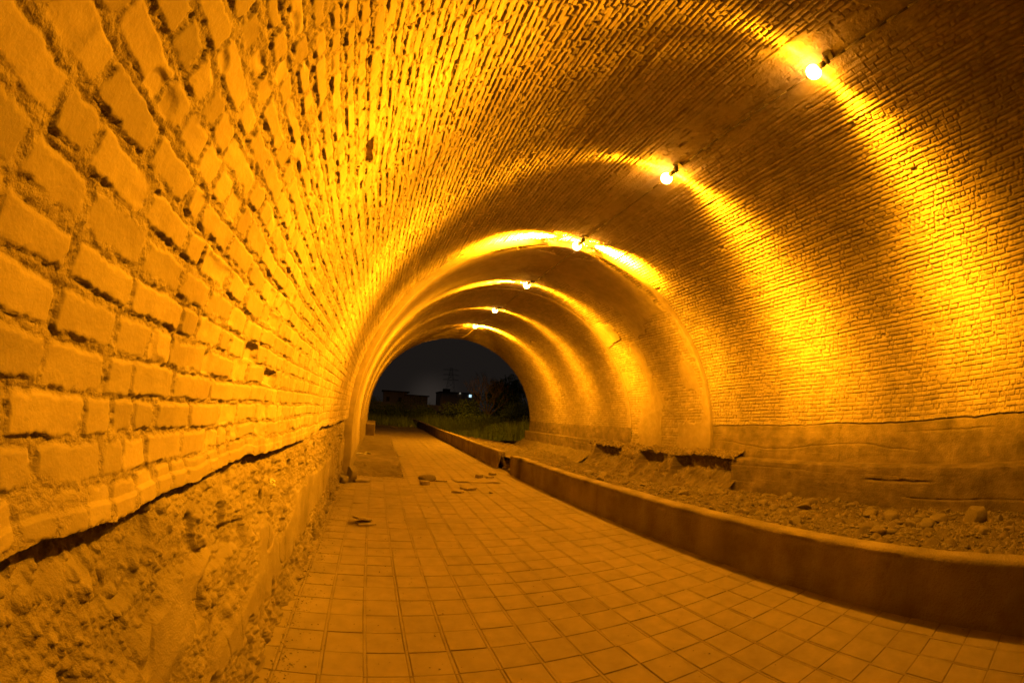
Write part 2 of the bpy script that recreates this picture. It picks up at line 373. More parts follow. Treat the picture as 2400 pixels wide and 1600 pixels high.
# --- generic wall sheet along the tunnel: t runs along the polyline profile
def profile_sheet(name, prof, y0, y1, dt, dyy, disp, mat, parent, cap=(False, False), tonef=None):
    prof = np.array(prof, float); seg = np.hypot(*np.diff(prof, axis=0).T); cum = np.concatenate([[0], np.cumsum(seg)])
    t = np.unique(np.concatenate([np.arange(0, cum[-1], dt), cum])); px = np.interp(t, cum, prof[:, 0]); pz = np.interp(t, cum, prof[:, 1])
    tx = np.gradient(px, t); tz = np.gradient(pz, t); l = np.hypot(tx, tz) + 1e-9; nx, nz = -tz / l, tx / l
    # soften the corners
    y = np.linspace(y0, y1, max(2, int((y1 - y0) / dyy)))
    T, Y = np.meshgrid(t, y, indexing='ij'); D = disp(T, Y, px[:, None] + 0 * Y, pz[:, None] + 0 * Y)
    X = px[:, None] + nx[:, None] * D; Z = pz[:, None] + nz[:, None] * D; Y = Y.copy()
    tn = tonef(T, Y, X, Z) if tonef else np.ones_like(X)
    cx, cz = prof[:, 0].mean(), prof[:, 1].mean()
    for e, on in enumerate(cap):
        if not on: continue
        sl = slice(0, 1) if e == 0 else slice(-1, None); sg = -1 if e == 0 else 1
        Xs, Ys, Zs, Ts = [], [], [], []
        for f, dy in ((.97, .012), (.6, .02), (.0, .02)):
            q = fbm(X[:, sl] * 9, Z[:, sl] * 9, 71, 3) * .03
            Xs.append(cx + (X[:, sl] - cx) * f); Zs.append(cz + (Z[:, sl] - cz) * f); Ys.append(Y[:, sl] + sg * (dy + q * (1 if f < .9 else .3))); Ts.append(tn[:, sl] * .9)
        if e == 0: Xs, Ys, Zs, Ts = Xs[::-1], Ys[::-1], Zs[::-1], Ts[::-1]
        cat = (lambda p, q: np.concatenate(q + [p], 1)) if e == 0 else (lambda p, q: np.concatenate([p] + q, 1))
        X, Y, Z, tn = cat(X, Xs), cat(Y, Ys), cat(Z, Zs), cat(tn, Ts)
    return grid(name, X, Y, Z, mat, parent, tn, flip=True)

# --- right side: upper concrete band under the bricks, then the stepped footing
XR = XC + RAD
def band_disp(T, Y, X, Z):
    n1 = fbm(Y * .9, Z * 1.6, 601, 4); n2 = fbm(Y * 5, Z * 9, 605, 4); n3 = fbm(Y * 1.3, Z * 26, 607, 3); n4 = fbm(Y * 16, Z * 16, 609, 3)
    d = .012 * n1 + .006 * n2 + .0022 * n3 + .003 * n4
    def crack(z0, amp, fr, sd, dep, w, gate):
        c = z0 + amp * fbm(Y * fr, Y * 0, sd, 3) + .012 * fbm(Y * 5, Y * 0, sd + 3, 3)
        return dep * np.exp(-((Z - c) / w) ** 2) * sstep(-.15, .25, fbm(Y * .7, Y * 0, sd + 5, 2) + gate)
    d = d - crack(.93, .12, .30, 611, .026, .009, -.05) - crack(.70, .14, .5, 623, .024, .009, .05) - crack(.55, .05, .4, 629, .012, .007, -.1)
    d = d - .03 * sstep(.5, .75, vnoise(Y * 2.2, Z * 6, 635)) * sstep(.2, .5, fbm(Y * .9 + 7, Z * 1.5, 637, 2))
    for yj in (4.25, 1.7, 10.1): d = d - .020 * np.exp(-((Y - yj - .03 * fbm(Z * 5, Z * 0, 619, 3)) / .010) ** 2) * (Z < 1.1)
    ZW = Z - foot_wave(Y * .8 + 31)
    d = d - (.018 + .045 * sstep(-.2, .4, n1 + .5 * n2)) * sstep(1.165 + .008 * n2, 1.185 + .008 * n2, ZW) + .012 * sstep(1.10, .9, ZW)
    return d
ttone = lambda T, Y, X, Z: 1 + .04 * fbm(Y * .9, Z * 16, 631, 3) + .09 * fbm(Y * 1.1, Z * 1.4, 632, 3) + .06 * fbm(Y * 8, Z * 8, 633, 3)
profile_sheet('concrete_footing', [(XR - .02, .40), (XR - .015, 1.275)], Y0, Y1 - .005, .014, .022, band_disp, M_FOOT, tunnel, tonef=ttone)['label'] = 'flat concrete band under the right bricks'
profile_sheet('concrete_footing', [(XR - IN3 - .012, .40), (XR - IN3 - .012, 1.04)], Y2, Y3, .025, .035, band_disp, M_FOOT, tunnel, tonef=ttone)
def step_disp(T, Y, X, Z):
    n1 = fbm(Y * .9, T * 2, 641, 4); n2 = fbm(Y * 6, T * 10, 645, 4); n4 = fbm(Y * 16, T * 16, 646, 3)
    d = .016 * n1 + .007 * n2 + .0025 * fbm(Y * 1.2, T * 26, 647, 3) + .003 * n4
    c = .20 + .09 * fbm(Y * .35, Y * 0, 649, 3); d = d - .014 * np.exp(-((Z - c) / .007) ** 2) * sstep(-.2, .2, fbm(Y * .6, Y * 0, 650, 2))
    d = d - .08 * np.exp(-((Z - .13 - .02 * n2 - .015 * fbm(Y * 2, Y * 0, 651, 2)) / .018) ** 2) * sstep(1.9, 2.1, Y) * sstep(3.55, 3.4, Y) * (.3 + .7 * sstep(-.1, .2, n2))
    c = -.14 + .10 * fbm(Y * .4, Y * 0, 653, 3); d = d - .024 * np.exp(-((Z - c) / .010) ** 2) * sstep(-.1, .3, fbm(Y * .5 + 3, Y * 0, 655, 2))
    d = d - .02 * np.exp(-((Z - .37) / .03) ** 2) * sstep(.1, .5, n2 + .4 * n1)
    return d
XS = 8.12
stp = profile_sheet('footing_step', [(XS, -.7), (XS, .365), (XS + .03, .40), (XR + .02, .41)], Y0, 7.15, .014, .022, step_disp, M_FOOT, tunnel, (False, True), ttone)
stp['label'] = 'long flat concrete step with board marks'
profile_sheet('footing_step', [(XS, -.7), (XS, .47), (XS + .03, .50), (XR + .02, .51)], 14.3, Y3 + .05, .025, .035, step_disp, M_FOOT, tunnel, (True, True), ttone)['label'] = 'far end of the concrete step by the mouth'
# broken-out stretch: the concrete is gone and loose aggregate slumps from under the wall
ys = np.linspace(7.0, 14.45, 420); us = np.linspace(0, 1, 130)
U, Y = np.meshgrid(us, ys, indexing='ij')
n1 = fbm(Y * .9, U * 2, 661, 4); n2 = fbm(Y * 4, U * 6, 663, 4); n3 = fbm(Y * 14, U * 20, 665, 3)
pb, pid = pebbles(Y * 9, U * 14, 667, .7); pb2, _ = pebbles(Y * 22, U * 34, 669, .7)
nb = fbm(Y * 2.1, U * 0, 668, 3); ov = sstep(-.15, .25, .6 * n1 + fbm(Y * 2.3 + 5, U * 0, 674, 2) + .10); ov = np.maximum(ov, sstep(8.5, 7.6, Y))
pu = [0, .10, .28, .36, .44, .58, .70, 1.]
ox = np.interp(U, pu, [0, .14, .40, .46, .50, .58, .66, 1.10]); oi = np.interp(U, pu, [0, 0, .0, .02, .40, .48, .30, 0.]); oz = np.interp(U, pu, [.56, .50, .43, .36, .27, .02, -.18, -.66])
X = XR + .03 - ox * (1 + .14 * n1 + .20 * nb) + oi * ov + .07 * n2 * sstep(0, .15, U)
Z = oz + .075 * n2 * sstep(0, .12, U) + .03 * n3 + .06 * nb * sstep(0, .2, U) * sstep(.6, .3, U)
X = X - (pb * .05 + pb2 * .02 + .022 * n3); Z = Z + (pb * .045 + pb2 * .018)
grid('eroded_footing', X, Y, Z, M_CONC, tunnel, .80 + .25 * pid * (pb > .05) + .1 * n2, flip=True)['label'] = 'broken-out hollow with loose aggregate under the wall'
ys = np.linspace(14.2, Y3 + .3, 200); U, Y = np.meshgrid(np.linspace(0, 1, 30), ys, indexing='ij')
n2 = fbm(Y * 4, U * 4, 673, 4); pb, pid = pebbles(Y * 8, U * 8, 675, .7)
grid('eroded_footing', XS + .02 - .75 * U + .08 * n2, Y, .02 - .42 * U + .07 * n2 + pb * .06, M_CONC, tunnel, .8 + .2 * pid, flip=True)
# plinth at the far left
pl = MB(); pl.box((-.32, 20.1, .30), (.44, 4.0, .74))
po = pl.build('plinth', M_FOOT, tunnel); bv = po.modifiers.new('bevel', 'BEVEL'); bv.width = .02; bv.segments = 2
a_ = po.data.attributes.new('tone', 'FLOAT', 'POINT'); a_.data.foreach_set('value', [1.] * len(po.data.vertices))
# concrete face behind the camera's right, closing the vault above the springing down to the band (joint line)

# ------------------------------------------------------------------ the setting
# ground: one sheet out to the horizon, with a hole kept low under the tunnel
gx = np.concatenate([[-900, -300, -100, -40], np.arange(-20, 41, .8), [60, 100, 200, 400, 900]])
gy = np.concatenate([[-60, -20], np.arange(-6, 80, .8), [100, 140, 200, 300, 500, 900, 1500]])
X, Y = np.meshgrid(gx, gy, indexing='ij')
rise = sstep(26, 45, Y) * (.25 + .35 * fbm(X * .12, Y * .12, 701, 3)) * sstep(5.0, 8, X) + sstep(34, 60, Y) * .5 * sstep(-2, -8, X) + sstep(55, 120, Y) * .9
Z = -.09 + rise + .05 * fbm(X * .6, Y * .6, 703, 3) * sstep(23, 27, Y)
Z = np.where((Y < 23.5) & (X > -3) & (X < 12), -.75, Z)
Z = np.where((X > -2) & (X < 3.9) & (Y > 22) & (Y < 30), -.09, Z)
g = grid('ground', X, Y, Z, M_SOIL, None); g['kind'] = 'structure'
# path of square cement tiles: every tile a slightly tilted bevelled slab on a mortar bed, one mesh
V = []; F = []; T = []
def quad_tile(x0, x1, y0, y1, z, tn, tilt, cf=.004, dep=.006):
    o = len(V)
    cx, cy = (x0 + x1) / 2, (y0 + y1) / 2
    for (x, y) in ((x0, y0), (x1, y0), (x1, y1), (x0, y1)):
        V.append((x, y, z - dep)); T.append(tn * .86)
    for (x, y) in ((x0, y0), (x1, y0), (x1, y1), (x0, y1)):
        V.append((x, y, z - cf * .6 + tilt[0] * (x - cx) + tilt[1] * (y - cy))); T.append(tn * .93)
    for (x, y) in ((x0 + cf, y0 + cf), (x1 - cf, y0 + cf), (x1 - cf, y1 - cf), (x0 + cf, y1 - cf)):
        V.append((x, y, z + tilt[0] * (x - cx) + tilt[1] * (y - cy))); T.append(tn)
    for k in range(4):
        k2 = (k + 1) % 4
        F.append((o + k, o + k2, o + 4 + k2, o + 4 + k)); F.append((o + 4 + k, o + 4 + k2, o + 8 + k2, o + 8 + k))
    F.append((o + 8, o + 9, o + 10, o + 11))
PX0, PX1 = -.75, 3.2
for kx in range(-2, 15):
    x0 = -.344 + .25 * kx
    for ry in range(-20, 107):
        y0 = 1.994 + .25 * ry
        jx, jy = random.gauss(0, .0016), random.gauss(0, .0016)
        a0, a1 = max(PX0, x0 + .0115), min(PX1, x0 + .2385)
        if a1 - a0 > .02:
            quad_tile(a0 + jx, a1 + jx, y0 + .0035 + jy, y0 + .2465 + jy, random.gauss(0, .0011), min(1.12, max(.86, random.gauss(1, .028)) * (.88 if random.random() < .015 else 1)), (random.gauss(0, .007), random.gauss(0, .007)))
    for ry in range(-20, 107, 4):                                       # mortar fillets between the tile columns
        y0 = 1.994 + .25 * ry
        quad_tile(x0 - .0085 + random.gauss(0, .001), x0 + .0085 + random.gauss(0, .001), y0, y0 + .995, -.0012 + random.gauss(0, .0006), .97, (0, 0), .003, .006)
ob = len(V)
for p in ((PX0, -3.1, -.0055), (PX1, -3.1, -.0055), (PX1, 28.8, -.0055), (PX0, 28.8, -.0055)): V.append(p); T.append(.72)
F.append((ob, ob + 1, ob + 2, ob + 3))
path = mesh_np('footpath', V, F, M_TILE, None, T, smooth=False); path['kind'] = 'structure'

# rubble bed between kerb and right wall
xs = np.linspace(3.28, 8.5, 190); ys = np.concatenate([np.linspace(-5, 10, 520), np.linspace(10.06, 24, 240)])
X, Y = np.meshgrid(xs, ys, indexing='ij'); q = np.clip((X - 3.3) / 4.8, 0, 1)
def bed_z(X, Y):
    q = np.clip((X - 3.3) / 4.8, 0, 1.1)
    return .33 - .70 * q ** .85 + .07 * fbm(X * .8, Y * .7, 711, 3) * sstep(0, .12, q) + .035 * fbm(X * 3.2, Y * 3.2, 713, 3) * sstep(0, .05, q) - .26 * np.exp(-((Y - 10.6) / 3.1) ** 2) * sstep(.50, .80, q)
pb, pid = pebbles(X * 5.5, Y * 5.5, 715, .35); pb2, pid2 = pebbles(X * 13, Y * 13, 717, .5)
Z = bed_z(X, Y) + (pb * .075 + pb2 * .03 + .012 * fbm(X * 14, Y * 14, 719, 3)) * sstep(3.33, 3.5, X)
bed = grid('dirt_bed', X, Y, Z, M_DIRT, None, .88 + .22 * pid * (pb > .05) + .15 * pid2 * (pb2 > .05)); bed['kind'] = 'structure'

# ------------------------------------------------------------------ kerb walls
def kerb_disp(T, Y, X, Z):
    return .010 * fbm(Y * 1.5, T * 3, 721, 3) - .012 * np.exp(-((Y - 1.02 - .03 * fbm(Z * 7, Z * 0, 726, 2)) / .007) ** 2) - .010 * np.exp(-((Y - 5.3 - .03 * fbm(Z * 7, Z * 0, 728, 2)) / .008) ** 2) + .005 * fbm(Y * 10, T * 10, 723, 4) - .022 * sstep(.45, .8, vnoise(Y * 6, T * 3, 725)) * np.exp(-((T - .47) / .03) ** 2) - .012 * sstep(.12, .0, Z) * (fbm(Y * 6, Z * 9, 727, 3) - .3)
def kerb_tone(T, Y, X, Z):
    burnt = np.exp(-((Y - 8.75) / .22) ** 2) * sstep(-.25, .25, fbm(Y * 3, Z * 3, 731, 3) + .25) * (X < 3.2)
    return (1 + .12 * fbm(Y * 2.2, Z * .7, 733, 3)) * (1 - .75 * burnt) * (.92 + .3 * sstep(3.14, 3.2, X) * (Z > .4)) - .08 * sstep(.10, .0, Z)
KP = [(3.125, -.06), (3.125, .435), (3.134, .453), (3.155, .462), (3.30, .462), (3.325, .45), (3.33, .43), (3.33, .1)]
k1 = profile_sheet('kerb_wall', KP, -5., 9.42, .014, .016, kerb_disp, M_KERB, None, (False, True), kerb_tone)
tag(k1, 'long low stained kerb wall from the near corner up to the gap, black burn near its end', 'kerb wall')
far = thing('kerb_wall', 'far low kerb wall beyond the gap, running out of the tunnel mouth', 'kerb wall', (0, 0, 0))
segs = [(10.45, 12.7), (12.715, 15.3), (15.315, 18.6), (18.615, 22.4), (22.415, 27.5), (27.515, 34.), (34.015, 43.)]
for i, (a, b) in enumerate(segs):
    KP2 = [(x - .0 , z - .005 * (i % 2)) for x, z in KP]
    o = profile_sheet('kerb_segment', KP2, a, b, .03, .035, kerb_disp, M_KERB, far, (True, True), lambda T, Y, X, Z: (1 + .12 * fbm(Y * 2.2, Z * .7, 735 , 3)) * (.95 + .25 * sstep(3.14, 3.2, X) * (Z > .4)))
    o.location.x = .012 * (i % 3) - .01 + (.10 if i >= 5 else 0)

# concrete slab patch on the left of the path
us = np.linspace(0, 1, 90); ys = np.linspace(8.7, 17.6, 420); U, Y = np.meshgrid(us, ys, indexing='ij')
n1 = fbm(Y * 1.2, U * 1.5, 741, 3); n2 = fbm(Y * 7, U * 7, 743, 4)
n3 = fbm(Y * 22, U * 26, 745, 3)
xr = .56 + .06 * n1 + .05 * n2 + .03 * fbm(Y * 15, U * 0, 747, 2) + .05 * sstep(9.6, 8.8, Y)
X = -.70 + (xr + .70) * U
edge = np.minimum((xr - X) / .05, np.minimum((Y - 8.7) / 1.35, (17.6 - Y) / .10)); edge = np.clip(edge, 0, 1)
Z = -.01 + .215 * (edge ** .8) * (1 + .06 * n1) + .012 * n2 + (.006 + .014 * (edge < .93)) * n3
tn = .74 + .10 * n1 + .12 * n2 + .10 * n3 - .16 * sstep(.9, .4, edge)
slab = grid('concrete_slab', X, Y, Z, M_CONC, None, tn, flip=False)
tag(slab, 'low rough concrete slab poured on the path along the left wall, sloping at its near end', 'slab')

# ------------------------------------------------------------------ stones
def stone_mesh(name, seed, n=3, sq=(1, .8, .6), ang=.35):
    import bmesh
    bm = bmesh.new(); bmesh.ops.create_icosphere(bm, subdivisions=n, radius=1)
    r = random.Random(seed); planes = [(Vector((r.gauss(0, 1), r.gauss(0, 1), r.gauss(0, 1))).normalized(), r.uniform(.55, .9)) for _ in range(9)]
    co = np.array([v.co[:] for v in bm.verts])
    nz = fbm(co[:, 0] * 1.6 + seed, co[:, 1] * 1.6 + co[:, 2] * 1.3, seed, 3) * .11
    for v, d in zip(bm.verts, nz):
        p = v.co.copy()
        for nrm, dd in planes:
            s = p.dot(nrm)
            if s > dd: p -= nrm * (s - dd) * min(1., .7 + ang * .7)
        p *= 1 + d
        v.co = (p.x * sq[0], p.y * sq[1], p.z * sq[2])
    me = bpy.data.meshes.new(name); bm.to_mesh(me); bm.free()
    me.polygons.foreach_set('use_smooth', [True] * len(me.polygons)); me.materials.append(M_STONE)
    return me
SM = [stone_mesh('stone', 3 + i, 3, (1, random.uniform(.6, .95), random.uniform(.35, .75)), random.uniform(.2, .55)) for i in range(9)]
def stone(mesh, x, y, z, s, label, group=None, rz=None, tilt=0., name='stone', cat='stone'):
    o = bpy.data.objects.new(name, mesh); COL.objects.link(o); o.location = (x, y, z); o.scale = (s, s, s)
    o.rotation_euler = (tilt, tilt * .5, random.random() * 6.28 if rz is None else rz)
    return tag(o, label, cat, group)
def on_bed(px): return px
BIG = stone_mesh('stone', 131, 4, (1.05, .85, .9), .35)
def bz(x, y): return float(bed_z(np.array([x]), np.array([y]))[0])
# the stones one can tell apart
for (x, y, s, me, lb, sink) in [
    (7.05, .92, .21, BIG, 'largest pale angular boulder lying before the concrete step', .08),
    (6.98, 2.78, .17, SM[1], 'smooth rounded boulder lying close to the concrete step', .05),
    (6.65, 2.28, .19, SM[2], 'squat rough stone just in front of the smooth rounded boulder', .05),
    (5.60, 1.40, .15, SM[4], 'dark smooth stone lying close behind the kerb', .04),
    (6.62, 1.45, .17, SM[5], 'long flat stone tilted among the rubble near the pale boulder', .05),
    (6.85, 4.05, .20, SM[6], 'flat slab-like stone with a dark gap under it by the step', .07),
    (6.50, 3.90, .15, SM[3], 'upright stone beside the flat slab-like one', .07),
    (7.0, 6.6, .10, SM[7], 'pale pebble in front of the broken-out hollow', .03),
    (5.05, 8.3, .17, SM[8], 'flat grey rock lying behind the kerb under the broken-out hollow', .02)]:
    stone(me, x, y, bz(x, y) + sink, s, lb)
rs = random.Random(5)
for i in range(230):
    x = 4.0 + 4.0 * rs.random() ** .8; y = rs.uniform(-1.2, 8.8)
    s = rs.choice([.035, .045, .05, .06, .075, .095, .12])
    stone(SM[rs.randrange(9)], x, y, bz(x, y) + s * .25, s, 'small loose stone in the rubble bed behind the kerb', 'small stones strewn over the rubble bed', tilt=rs.uniform(-.5, .5))
# gravel, far too many to count
def scatter(name, pts, mat, smin, smax, seed):
    r = np.random.default_rng(seed); base = np.array([(1, 0, 0), (-1, 0, 0), (0, 1, 0), (0, -1, 0), (0, 0, 1), (0, 0, -1)], float)
    tri = np.array([(0, 2, 4), (2, 1, 4), (1, 3, 4), (3, 0, 4), (2, 0, 5), (1, 2, 5), (3, 1, 5), (0, 3, 5)])
    n = len(pts); an = r.random(n) * 6.28; sc = smin + (smax - smin) * r.random(n) ** 2.5
    j = 1 + .35 * r.standard_normal((n, 6, 1)).clip(-1.5, 1.5)
    B = base[None] * j * np.stack([sc, sc * (.5 + .5 * r.random(n)), sc * (.3 + .4 * r.random(n))], -1)[:, None, :]
    c, s = np.cos(an)[:, None], np.sin(an)[:, None]
    Bx = B[..., 0] * c - B[..., 1] * s; By = B[..., 0] * s + B[..., 1] * c
    Vv = np.stack([Bx, By, B[..., 2]], -1) + pts[:, None, :] + np.stack([0 * sc, 0 * sc, sc * .2], -1)[:, None, :]
    Ff = (tri[None] + (np.arange(n) * 6)[:, None, None]).reshape(-1, 3)
    return mesh_np(name, Vv.reshape(-1, 3), Ff, mat, None, None, smooth=False)
n = 22000
px = 3.5 + 4.6 * rng.random(n); py = -2.5 + 14 * rng.random(n) ** 1.2
gv = scatter('gravel', np.stack([px, py, bed_z(px, py) + .01], -1), M_STONE, .008, .045, 3); gv['kind'] = 'stuff'; gv['label'] = 'loose gravel and chips on the rubble bed'
# crumbs and grit on the path: thick along the left wall, thin elsewhere
n = 2600; py = .3 + 9 * rng.random(n) ** 1.6; px = -.62 + np.abs(rng.standard_normal(n)) * .075
n2_ = 1500; py2 = .8 + 9 * rng.random(n2_) ** 1.5; px2 = -.55 + 1.1 * rng.random(n2_) ** 1.8 + (rng.random(n2_) < .4) * 2.6 * rng.random(n2_)
n3_ = 500; py3 = -.5 + 10 * rng.random(n3_); px3 = 3.11 - np.abs(rng.standard_normal(n3_)) * .03
n4_ = 700; t4 = rng.random(n4_); px4 = np.where(t4 < .45, -.6 + 1.2 * rng.random(n4_), .60 + .07 * np.abs(rng.standard_normal(n4_))); py4 = np.where(t4 < .45, 8.66 - .10 * np.abs(rng.standard_normal(n4_)), 8.8 + 6 * rng.random(n4_))
pts = np.concatenate([np.stack([px4, py4, 0 * px4 + .002], -1), np.stack([px, py, 0 * px + .002], -1), np.stack([px2, py2, 0 * px2 + .001], -1), np.stack([px3, py3, 0 * px3 + .001], -1)])
gr = scatter('grit', pts, M_GRIT, .0018, .009, 9); gr['kind'] = 'stuff'; gr['label'] = 'crumbs of mortar and grit on the path'

# ------------------------------------------------------------------ broken tiles and litter on the path
def sherd(name, x, y, z, w, d, t, rz, label, cat, rx=0., ry=0., seed=0, mat=None, cut=.3, group=None):
    """a flat broken piece with an irregular outline and bevelled rim"""
    r = random.Random(seed); k = 11; out = []
    for i in range(k):
        an = 6.28318 * i / k; c, s_ = math.cos(an), math.sin(an)
        m = max(abs(c), abs(s_)); rad = 1 / m if r.random() > cut else r.uniform(.72, .95) / m
        out.append((c * rad * w / 2 * r.uniform(.96, 1.02), s_ * rad * d / 2 * r.uniform(.96, 1.02)))
    b = MB(); n = len(out); ch = min(.004, t * .3)
    for zz, sc in ((0, .97), (ch, 1), (t - ch, 1), (t, .965)):
        for p in out: b.v.append((p[0] * sc, p[1] * sc, zz + (r.uniform(-.0015, .0015) if zz > ch else 0)))
    for l in range(3):
        for i in range(n): b.f.append([l * n + i, l * n + (i + 1) % n, (l + 1) * n + (i + 1) % n, (l + 1) * n + i])
    b.f.append([3 * n + i for i in range(n)]); b.f.append([i for i in range(n)][::-1])
    o = b.build(name, mat or M_SHERD); o.location = (x, y, z); o.rotation_euler = (rx, ry, rz)
    return tag(o, label, cat, group)
sherd('broken_tile', -.12, 5.13, 0, .25, .20, .028, .25, 'lower tile of the leaning pair on the near left of the path', 'broken tile', seed=1, cut=.15)
sherd('broken_tile', -.155, 5.16, .052, .25, .18, .025, .42, 'upper tile tilted on top of the near left pair', 'broken tile', ry=.20, rx=-.10, seed=2, cut=.2)
sherd('broken_tile', -.27, 8.06, 0, .32, .26, .05, .2, 'thick tile piece beside the upright rock at the slab foot', 'broken tile', seed=3)
sherd('broken_tile', .95, 8.03, 0, .19, .16, .075, .1, 'small thick block in front of the dark flat rock', 'broken tile', seed=5, cut=.2)
sherd('broken_tile', 1.33, 8.42, 0, .25, .12, .03, -.05, 'thin bar of tile lying right of the dark flat rock', 'broken tile', seed=6, cut=.1)
sherd('broken_tile', 1.72, 7.60, .015, .33, .30, .04, .45, 'larger tilted tile in front of the cardboard', 'broken tile', ry=-.06, rx=.06, seed=7, cut=.25)
sherd('broken_tile', 1.48, 7.33, 0, .25, .22, .035, -.4, 'smaller tile overlapped by the larger tilted one before the cardboard', 'broken tile', seed=8)
sherd('broken_tile', 2.27, 8.95, 0, .15, .14, .07, .5, 'chunky brick bit standing left behind the cardboard', 'broken brick', seed=9)
sherd('broken_tile', 2.50, 8.93, 0, .20, .10, .035, .1, 'thin brick chip lying just behind the right end of the cardboard', 'broken brick', seed=10, cut=.5)
sherd('broken_tile', 2.68, 9.35, 0, .17, .14, .05, .3, 'brick bit closest to the kerb, behind the cardboard', 'broken brick', seed=11)
stone(SM[0], 1.06, 8.52, .055, .19, 'dark flat rock on the path beside the small block', rz=.1)
stone(stone_mesh('stone', 91, 4, (.6, .5, 1.), .5), -.46, 7.95, .14, .19, 'upright pointed rock leaning against the left wall by the slab', rz=.5, tilt=.12)
stone(SM[2], -.60, 7.85, .07, .14, 'dark rock wedged between the wall and the upright pointed rock', rz=1.2)
stone(SM[3], 2.04, 7.18, .02, .045, 'black pebble alone on the tiles right of the tilted tile')
# cardboard sheet
cb = MB(); nx_, ny_ = 14, 8
for i in range(nx_ + 1):
    for j in range(ny_ + 1):
        u, v = i / nx_, j / ny_
        cb.v.append((1.62 + .92 * u - .02 * v + .05 * v * u, 8.36 - .14 * u + .42 * v, .006 + .016 * max(0, math.sin(9 * u + 2 * v)) * (1 - v) + .003 * random.random()))
for i in range(nx_):
    for j in range(ny_): a = i * (ny_ + 1) + j; cb.f.append([a, a + ny_ + 1, a + ny_ + 2, a + 1])
o = cb.build('cardboard_sheet', M_CARD, smooth=True); so = o.modifiers.new('thickness', 'SOLIDIFY'); so.thickness = .004
tag(o, 'flat crumpled cardboard sheet lying on the path tiles', 'cardboard')
def crumple(name, x, y, z, w, d, hgt, rz, label, cat, seed):
    r = np.random.default_rng(seed); b = MB(); n_, m_ = 12, 8
    for i in range(n_ + 1):
        for j in range(m_ + 1):
            u, v = i / n_ - .5, j / m_ - .5; sh = 1 - .45 * abs(u) * 2 * (r.random() * .3 + .5)
            b.v.append((u * w, v * d * sh, hgt * (.25 + .75 * r.random()) * (1 - 1.3 * abs(u)) + .004))
    for i in range(n_):
        for j in range(m_): a = i * (m_ + 1) + j; b.f.append([a, a + m_ + 1, a + m_ + 2, a + 1])
    o = b.build(name, M_PAPER); o.location = (x, y, z); o.rotation_euler.z = rz
    so = o.modifiers.new('thickness', 'SOLIDIFY'); so.thickness = .003
    return tag(o, label, cat)
crumple('waste_paper', -.45, 10.75, .203, .40, .16, .05, .1, 'long crumpled pale wrapper on the concrete slab', 'litter', 1)
crumple('waste_paper', -.22, 10.95, .203, .17, .15, .07, .5, 'short pale scrap at the right end of the long wrapper on the slab', 'litter', 2)
crumple('waste_paper', .72, 12.65, .002, .24, .14, .03, .2, 'flat scrap on the tiles just right of the concrete slab', 'litter', 3)
crumple('waste_paper', 2.65, 32.0, .0, .30, .25, .14, .2, 'far white scrap on the dirt beside the outer kerb', 'litter', 4)
crumple('waste_paper', 6.3, 25.2, -.02, .4, .3, .16, .4, 'white scrap caught in the grass outside the mouth', 'litter', 6)
stone(SM[5], 1.24, 29.6, -.02, .27, 'dark lump on the dirt beyond the end of the tiles', rz=.4)
# piece of crushed wrapper stuck in the left footing
o = crumple('waste_paper', -.585, 2.26, 1.02, .075, .05, .035, .3, 'pale torn wrapper stuck to the rough concrete of the left wall', 'litter', 7); o.rotation_euler = (R_(90), .3, R_(88))
# two thin wires poking from the brick wall
wr = MB()
wr.tube([(-.54, .60, 1.945), (-.52, .55, 1.91), (-.50, .50, 1.87)], .0014); wr.tube([(-.54, .605, 1.95), (-.52, .56, 1.925), (-.50, .52, 1.89)], .0012)
tag(wr.build('wire', M_DARK), 'two thin bent wires poking out of the left brick wall', 'wire')

# ------------------------------------------------------------------ lamps and conduit
SOD = (1., .362, .0042)
LAMPS = [1.455, 4.60, 7.96, 11.30, 14.75, 18.0]
LX, LZ = 4.07, 5.28
def vz(x, rad=RAD): return ZC + math.sqrt((rad - .01) ** 2 - (x - XC) ** 2)
lamp_label = ['large bare lamp nearest the viewer at the upper right of the vault', 'second lamp from the viewer along the crown conduit',
              'third lamp, at the lip of the plastered vault, between two white-hot streaks', 'fourth lamp from the viewer, under the end of the plaster patch',
              'fifth lamp, last but one before the mouth', 'last small lamp just inside the tunnel mouth']
POW = [8200., 8400., 8000., 8000., 8000., 8000.]
WID = [(.22, .21), (.20, .21), (.20, .20), (.17, .18), (.16, .17), (.16, .16)]
BAND = [(.64, 1.25), (1., 1.25), (.9, .25), (.8, 1.1), (.35, 1.), (.3, .45)]
ROT = [(-.07, -.10), (-.03, .11), (0., 0.), (0., .14), (0., .06), (0., 0.)]
FILL = [1., 1., 1., 1., 1.2, 3.2]
FK = 1.5
HOT = [(.12, .25), (.15, .3), (420., 420.), (45., .8), (.3, 2.), (.3, 420.)]
OUT = [0., 0., 0., 0., 0., .40]
